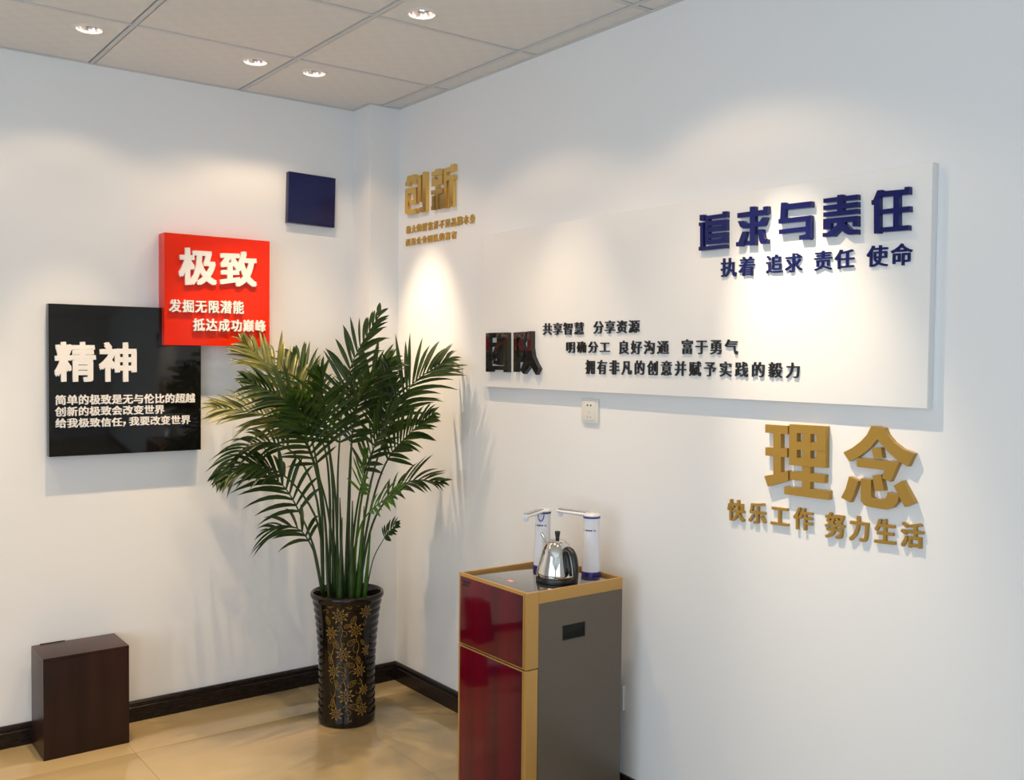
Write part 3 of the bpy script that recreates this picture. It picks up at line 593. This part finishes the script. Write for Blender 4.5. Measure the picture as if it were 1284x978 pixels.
bm = bmesh.new(); r = lathe(bm, [(.0062, .1350), (.0066, .142), (.0085, .153), (.0092, .158), (.0080, .1605), (.002, .1615)], 24); cap(bm, r[0]); cap(bm, r[-1]); obj('knob', bm, m_blkplastic, lid, 'auto')
bm = bmesh.new(); pts = catmull([(-.004, .038, .085), (-.004, .050, .102), (-.003, .057, .117), (-.003, .063, .132), (-.008, .072, .146)], 14)
tube(bm, pts, [.012-.0065*k/14 for k in range(15)], 16); obj('spout', bm, m_chrome, kt, True)
bm = bmesh.new(); hd_ = Vector((-.10, -1, 0)).normalized()
hp = [hd_*a+Vector((0, 0, z)) for a, z in ((.040, .104), (.058, .1125), (.078, .1085), (.092, .093), (.100, .070), (.1035, .045), (.1030, .026), (.098, .022))]
pts = catmull(hp, 26)
rads = [.0072+.0020*math.sin(PI*min(1, k/20)) for k in range(27)]
tube(bm, pts, rads, 16, 1.25, True, hd_.cross(Vector((0, 0, 1)))); obj('handle', bm, m_blkplastic, kt, True)
bm = bmesh.new(); tube(bm, [hd_*.050+Vector((0, 0, .108)), hd_*.060+Vector((0, 0, .085)), hd_*.071+Vector((0, 0, .050)), hd_*.078+Vector((0, 0, .030))], [.005, .006, .006, .004], 12, 1.2, True, hd_.cross(Vector((0, 0, 1))))
obj('handle_inner', bm, m_blkplastic, kt, True)

# ------------------------------------------------------------------ palm in a ribbed vase
PX, PY = -.420, -.480
palm = empty('potted_palm', (PX, PY, 0), 'tall areca palm in a dark ribbed vase with gold flowers, standing in the corner', 'potted plant')
RP = [(0, .1150), (.02, .1155), (.05, .1135), (.10, .1120), (.16, .1115), (.22, .1125), (.28, .1150), (.34, .1190), (.40, .1245), (.44, .1290), (.48, .1350), (.505, .1395), (.53, .1480)]
def rz(z):
    for (a, ra), (b, rb) in zip(RP, RP[1:]):
        if z <= b: return ra+(rb-ra)*max(0, (z-a))/(b-a)
    return RP[-1][1]
FACE = math.atan2(-.80, -.60)+.06
def prad(r, z, a):
    d = (a-FACE+PI) % (2*PI)-PI
    k = min(1, max(0, (abs(d)-.86)/.12)); k = k*k*(3-2*k)
    if z < .028 or z > .500 or r < .1: return r
    ph = (z-.028)/.0295*2*PI
    return r+k*(.0052*(abs(math.sin(ph/2))**.7)-.0022)
prof = [(.0, .0005), (.108, .0005), (.1135, .004)]+[(rz(z), z) for z in [.012+.0021*k for k in range(233)]]
prof += [(.1440, .507), (.1480, .514), (.1488, .521), (.1465, .528), (.1420, .531), (.1370, .529), (.1340, .522), (.1300, .500), (.126, .470)]
bm = bmesh.new(); lathe(bm, prof[1:], 110, 0, 0, prad); pot = obj('vase', bm, m_pot, palm, True)
pot.data.set_sharp_from_angle(angle=math.radians(70))
bm = bmesh.new(); r = lathe(bm, [(.126, .484), (.09, .490), (.04, .488), (.01, .491)], 40); cap(bm, r[-1]); obj('soil', bm, m_soil, palm, True)
# gold flowers, scrolls and leaves painted in relief on the smooth front of the vase
ob = bmesh.new()
def sv(u, v): return ((u-375)/4.075/314, .53*(875-v)/660)
def onpot(s, z, off=.0007):
    z = max(.016, min(.498, z)); a = FACE+s/rz(z)*1.02
    r = rz(z)+off; return (r*math.cos(a), r*math.sin(a), z)
def ribbon(P, w):
    vs = []
    for i, (s, z) in enumerate(P):
        q = P[min(i+1, len(P)-1)]; p = P[max(i-1, 0)]; dx, dz = q[0]-p[0], q[1]-p[1]; l = math.hypot(dx, dz) or 1
        nx, nz = -dz/l*w/2, dx/l*w/2
        vs.append((ob.verts.new(onpot(s+nx, z+nz)), ob.verts.new(onpot(s-nx, z-nz))))
    for a, b in zip(vs, vs[1:]): ob.faces.new((a[0], a[1], b[1], b[0]))
def star(s, z, R, rot):
    for k in range(8):
        a = rot+2*PI*k/8; b = .26
        tip = (s+R*math.cos(a), z+R*math.sin(a)); l = (s+.50*R*math.cos(a-b), z+.50*R*math.sin(a-b)); r_ = (s+.50*R*math.cos(a+b), z+.50*R*math.sin(a+b))
        i1 = (s+.30*R*math.cos(a-.39), z+.30*R*math.sin(a-.39)); i2 = (s+.30*R*math.cos(a+.39), z+.30*R*math.sin(a+.39))
        ribbon([i1, l, tip, r_, i2], .0016)
        f = [ob.verts.new(onpot(*q)) for q in (tip, (s+.66*R*math.cos(a-.16), z+.66*R*math.sin(a-.16)), (s+.66*R*math.cos(a+.16), z+.66*R*math.sin(a+.16)))]
        ob.faces.new(f)
    ribbon([(s+.2*R*math.cos(t_*PI/6), z+.2*R*math.sin(t_*PI/6)) for t_ in range(13)], .0016)
def scroll(s, z, R, rot, hand):
    P = []
    for k in range(22):
        t_ = k/21; a = rot+hand*t_*4.4; rr = R*(1-t_)**.8
        P.append((s+rr*math.cos(a), z+rr*math.sin(a)))
    ribbon(P, .0013)
def almond(s, z, L, rot):
    c_, s_ = math.cos(rot), math.sin(rot); P = []
    for k in range(17):
        t_ = k/16*2*PI; x = L/2*math.cos(t_); y = L*.24*math.sin(t_)*(1-.3*math.cos(t_)); P.append((s+x*c_-y*s_, z+x*s_+y*c_))
    ribbon(P, .0014); ribbon([(s-L/2*c_, z-L/2*s_), (s+L*.3*c_, z+L*.3*s_)], .0011)
    for q in (-.2, 0, .2):
        x = L*q; ribbon([(s+x*c_, z+x*s_), (s+(x+.1*L)*c_-.14*L*s_, z+(x+.1*L)*s_+.14*L*c_)], .0009); ribbon([(s+x*c_, z+x*s_), (s+(x+.1*L)*c_+.14*L*s_, z+(x+.1*L)*s_-.14*L*c_)], .0009)
for u, v, R in ((355, 305, 48), (490, 290, 40), (310, 392, 38), (435, 380, 44), (372, 500, 44), (495, 490, 34), (322, 588, 38), (455, 588, 38), (385, 712, 48), (480, 690, 32), (335, 800, 40), (468, 785, 40)):
    s_, z_ = sv(u, v); star(s_, z_, R/4.075/314*.95, random.uniform(0, .8))
for u, v, R, rot in ((315, 245, 44, .6), (395, 250, 40, 2.4), (425, 325, 40, 1.1), (290, 330, 38, 2.0), (395, 355, 34, .3), (335, 448, 40, 1.9), (415, 440, 46, .5), (305, 530, 38, 1.7), (405, 555, 40, 2.7), (340, 655, 42, 1.9), (415, 650, 44, .6), (318, 745, 38, 1.6), (420, 765, 44, 2.9), (445, 535, 36, 1.4), (450, 735, 36, 1.3), (470, 445, 30, 2), (455, 240, 34, .8)):
    s_, z_ = sv(u, v); almond(s_, z_, R/4.075/314*1.15, rot)
for u, v, R, rot, hd2 in ((280, 235, 16, 0, 1), (355, 240, 18, 2, -1), (430, 240, 16, 1, 1), (285, 290, 16, 3, -1), (395, 300, 14, 1, 1), (345, 365, 16, 4, 1), (375, 400, 18, 2, -1), (305, 440, 16, 1, 1), (375, 450, 16, 5, -1), (440, 480, 20, 2, 1), (310, 490, 16, 3, 1), (420, 515, 14, 0, -1), (365, 585, 18, 2, -1), (370, 610, 16, 5, 1), (350, 560, 13, 1, 1), (420, 600, 16, 3, -1), (315, 640, 15, 1, 1), (375, 650, 15, 4, -1), (325, 700, 16, 3, 1), (440, 690, 18, 1, -1), (375, 770, 16, 5, 1), (395, 800, 18, 2, -1), (300, 770, 13, 0, 1), (410, 830, 14, 2, 1), (455, 640, 14, 4, 1), (475, 350, 14, 1, -1), (470, 545, 14, 2, 1)):
    s_, z_ = sv(u, v); scroll(s_, z_, R/4.075/314*1.25, rot, hd2)
for u0, v0, u1, v1 in ((355, 345, 372, 460), (372, 545, 385, 665), (310, 430, 322, 550), (322, 628, 335, 762), (435, 425, 455, 550), (455, 628, 468, 745)):
    a, b = sv(u0, v0), sv(u1, v1)
    ribbon([(a[0]+(b[0]-a[0])*k/12+.007*math.sin(k/12*2*PI), a[1]+(b[1]-a[1])*k/12) for k in range(13)], .0013)
obj('gold_ornament', ob, m_orn, palm)

CAMV = Vector((-.60, -.80, .05))
def leaflet_geo(bm, p, d, nrm, L, w, droop):
    side = d.cross(nrm).normalized(); n = 6; rows = []
    for k in range(n+1):
        s_ = k/n; q = p+d*L*s_+Vector((0, 0, -1))*droop*L*s_**2.2
        ww = w*(math.sin(PI*min(1, s_*.88+.12))**.9)*(1 if s_ < .99 else .05)
        fold = nrm*ww*.30
        rows.append((bm.verts.new(q-side*ww/2+fold), bm.verts.new(q), bm.verts.new(q+side*ww/2+fold)))
    for A, B in zip(rows, rows[1:]):
        bm.faces.new((A[0], A[1], B[1], B[0])); bm.faces.new((A[1], A[2], B[2], B[1]))
rest = {0: bmesh.new(), 1: bmesh.new(), 2: bmesh.new()}
single = 0
MATS = {0: m_leaf, 1: m_leafy, 2: m_leafb}
for P, LL, st, ind in FRONDS:
    P = [Vector(p)/1000-Vector((PX, PY, 0)) for p in P]
    pts = catmull(P, 60); tot = sum((b-a).length for a, b in zip(pts, pts[1:]))
    bm = bmesh.new()
    small = LL < .08
    tube(bm, pts[::3], [(.0062 if not small else .003)*(1-.84*k/20) for k in range(21)], 7)
    fr = obj('frond', bm, m_stem if st != 2 else m_leafb, palm, True)
    if st == 1: fr['label'] = 'olive-yellow frond'
    start = .52 if LL > .11 else .58
    n = int(max(7, (1-start)*tot/(.026 if not small else .018))); n = min(n, 26)
    up_ = Vector((0, 0, 1))
    lean = random.uniform(.35, .9)
    for k in range(n):
        f = start+(1-start)*(k+.5)/n; i = min(59, int(f*60)); tt = f*60-i
        p = pts[i].lerp(pts[i+1], tt); t_ = (pts[i+1]-pts[max(0, i-1)]).normalized()
        nrm = (CAMV*lean+up_*.75); nrm = (nrm-t_*nrm.dot(t_)).normalized()
        sd = t_.cross(nrm).normalized(); g = (k+.5)/n
        prof_ = .60+.55*math.sin(PI*min(1, g*.95+.1))-.28*g
        for sgn in (-1, 1):
            a = math.radians(56-34*g+random.uniform(-5, 5))
            d = (t_*math.cos(a)+sd*sgn*math.sin(a)+nrm*random.uniform(.02, .28)).normalized()
            L = LL*1.22*prof_*random.uniform(.85, 1.12); w = random.uniform(.0145, .0205)*(.8 if small else 1)
            nn = (nrm+d*.0+Vector((random.uniform(-.3, .3), random.uniform(-.3, .3), .1))); nn = (nn-d*nn.dot(d)).normalized()
            own = ind and single < 300
            b_ = bmesh.new() if own else rest[st]
            # keep leaves clear of the walls and pillar
            tip = p+d*L
            if tip.y+PY > -.03 or (tip.x+PX > -.17 and tip.y+PY > -.19): d.y -= .5; d.normalize()
            if tip.x+PX > -.03: d.x -= .5; d.normalize()
            leaflet_geo(b_, p, d, nn, L, w, random.uniform(.05, .30)+(.16 if P[-1].x < -.2 and P[-1].z < 1.15 else 0))
            if own:
                obj('leaflet', b_, MATS[st], fr, True); single += 1
for st, b_ in rest.items():
    if len(b_.faces):
        o = obj('leaflets', b_, MATS[st], palm, True); o['kind'] = 'stuff'
# canes
for k, (dx, dy, hx, hy, h, r) in enumerate(((-.05, -.03, -.04, -.03, .42, .0125), (-.005, -.045, -.005, -.05, .50, .0135), (.03, -.03, .04, -.05, .40, .0145), (-.075, .01, -.085, .03, .35, .0085), (.06, .0, .075, .0, .46, .010), (.0, .04, -.01, .05, .5, .012), (.052, -.045, .068, -.07, .36, .011), (-.03, .02, -.05, .04, .45, .010))):
    bm = bmesh.new(); h *= .85; pts = catmull([(dx, dy, .480), ((dx+hx)/2*1.02, (dy+hy)/2, .48+h/2), (hx, hy, .48+h)], 10)
    tube(bm, pts, [r*.85*(1-.82*(j/10)**1.3)*(1+.06*(j % 3 == 0)) for j in range(11)], 12)
    obj('cane', bm, m_stem if k not in (2, 6) else m_leafb, palm, True)
bpy.context.view_layer.update()
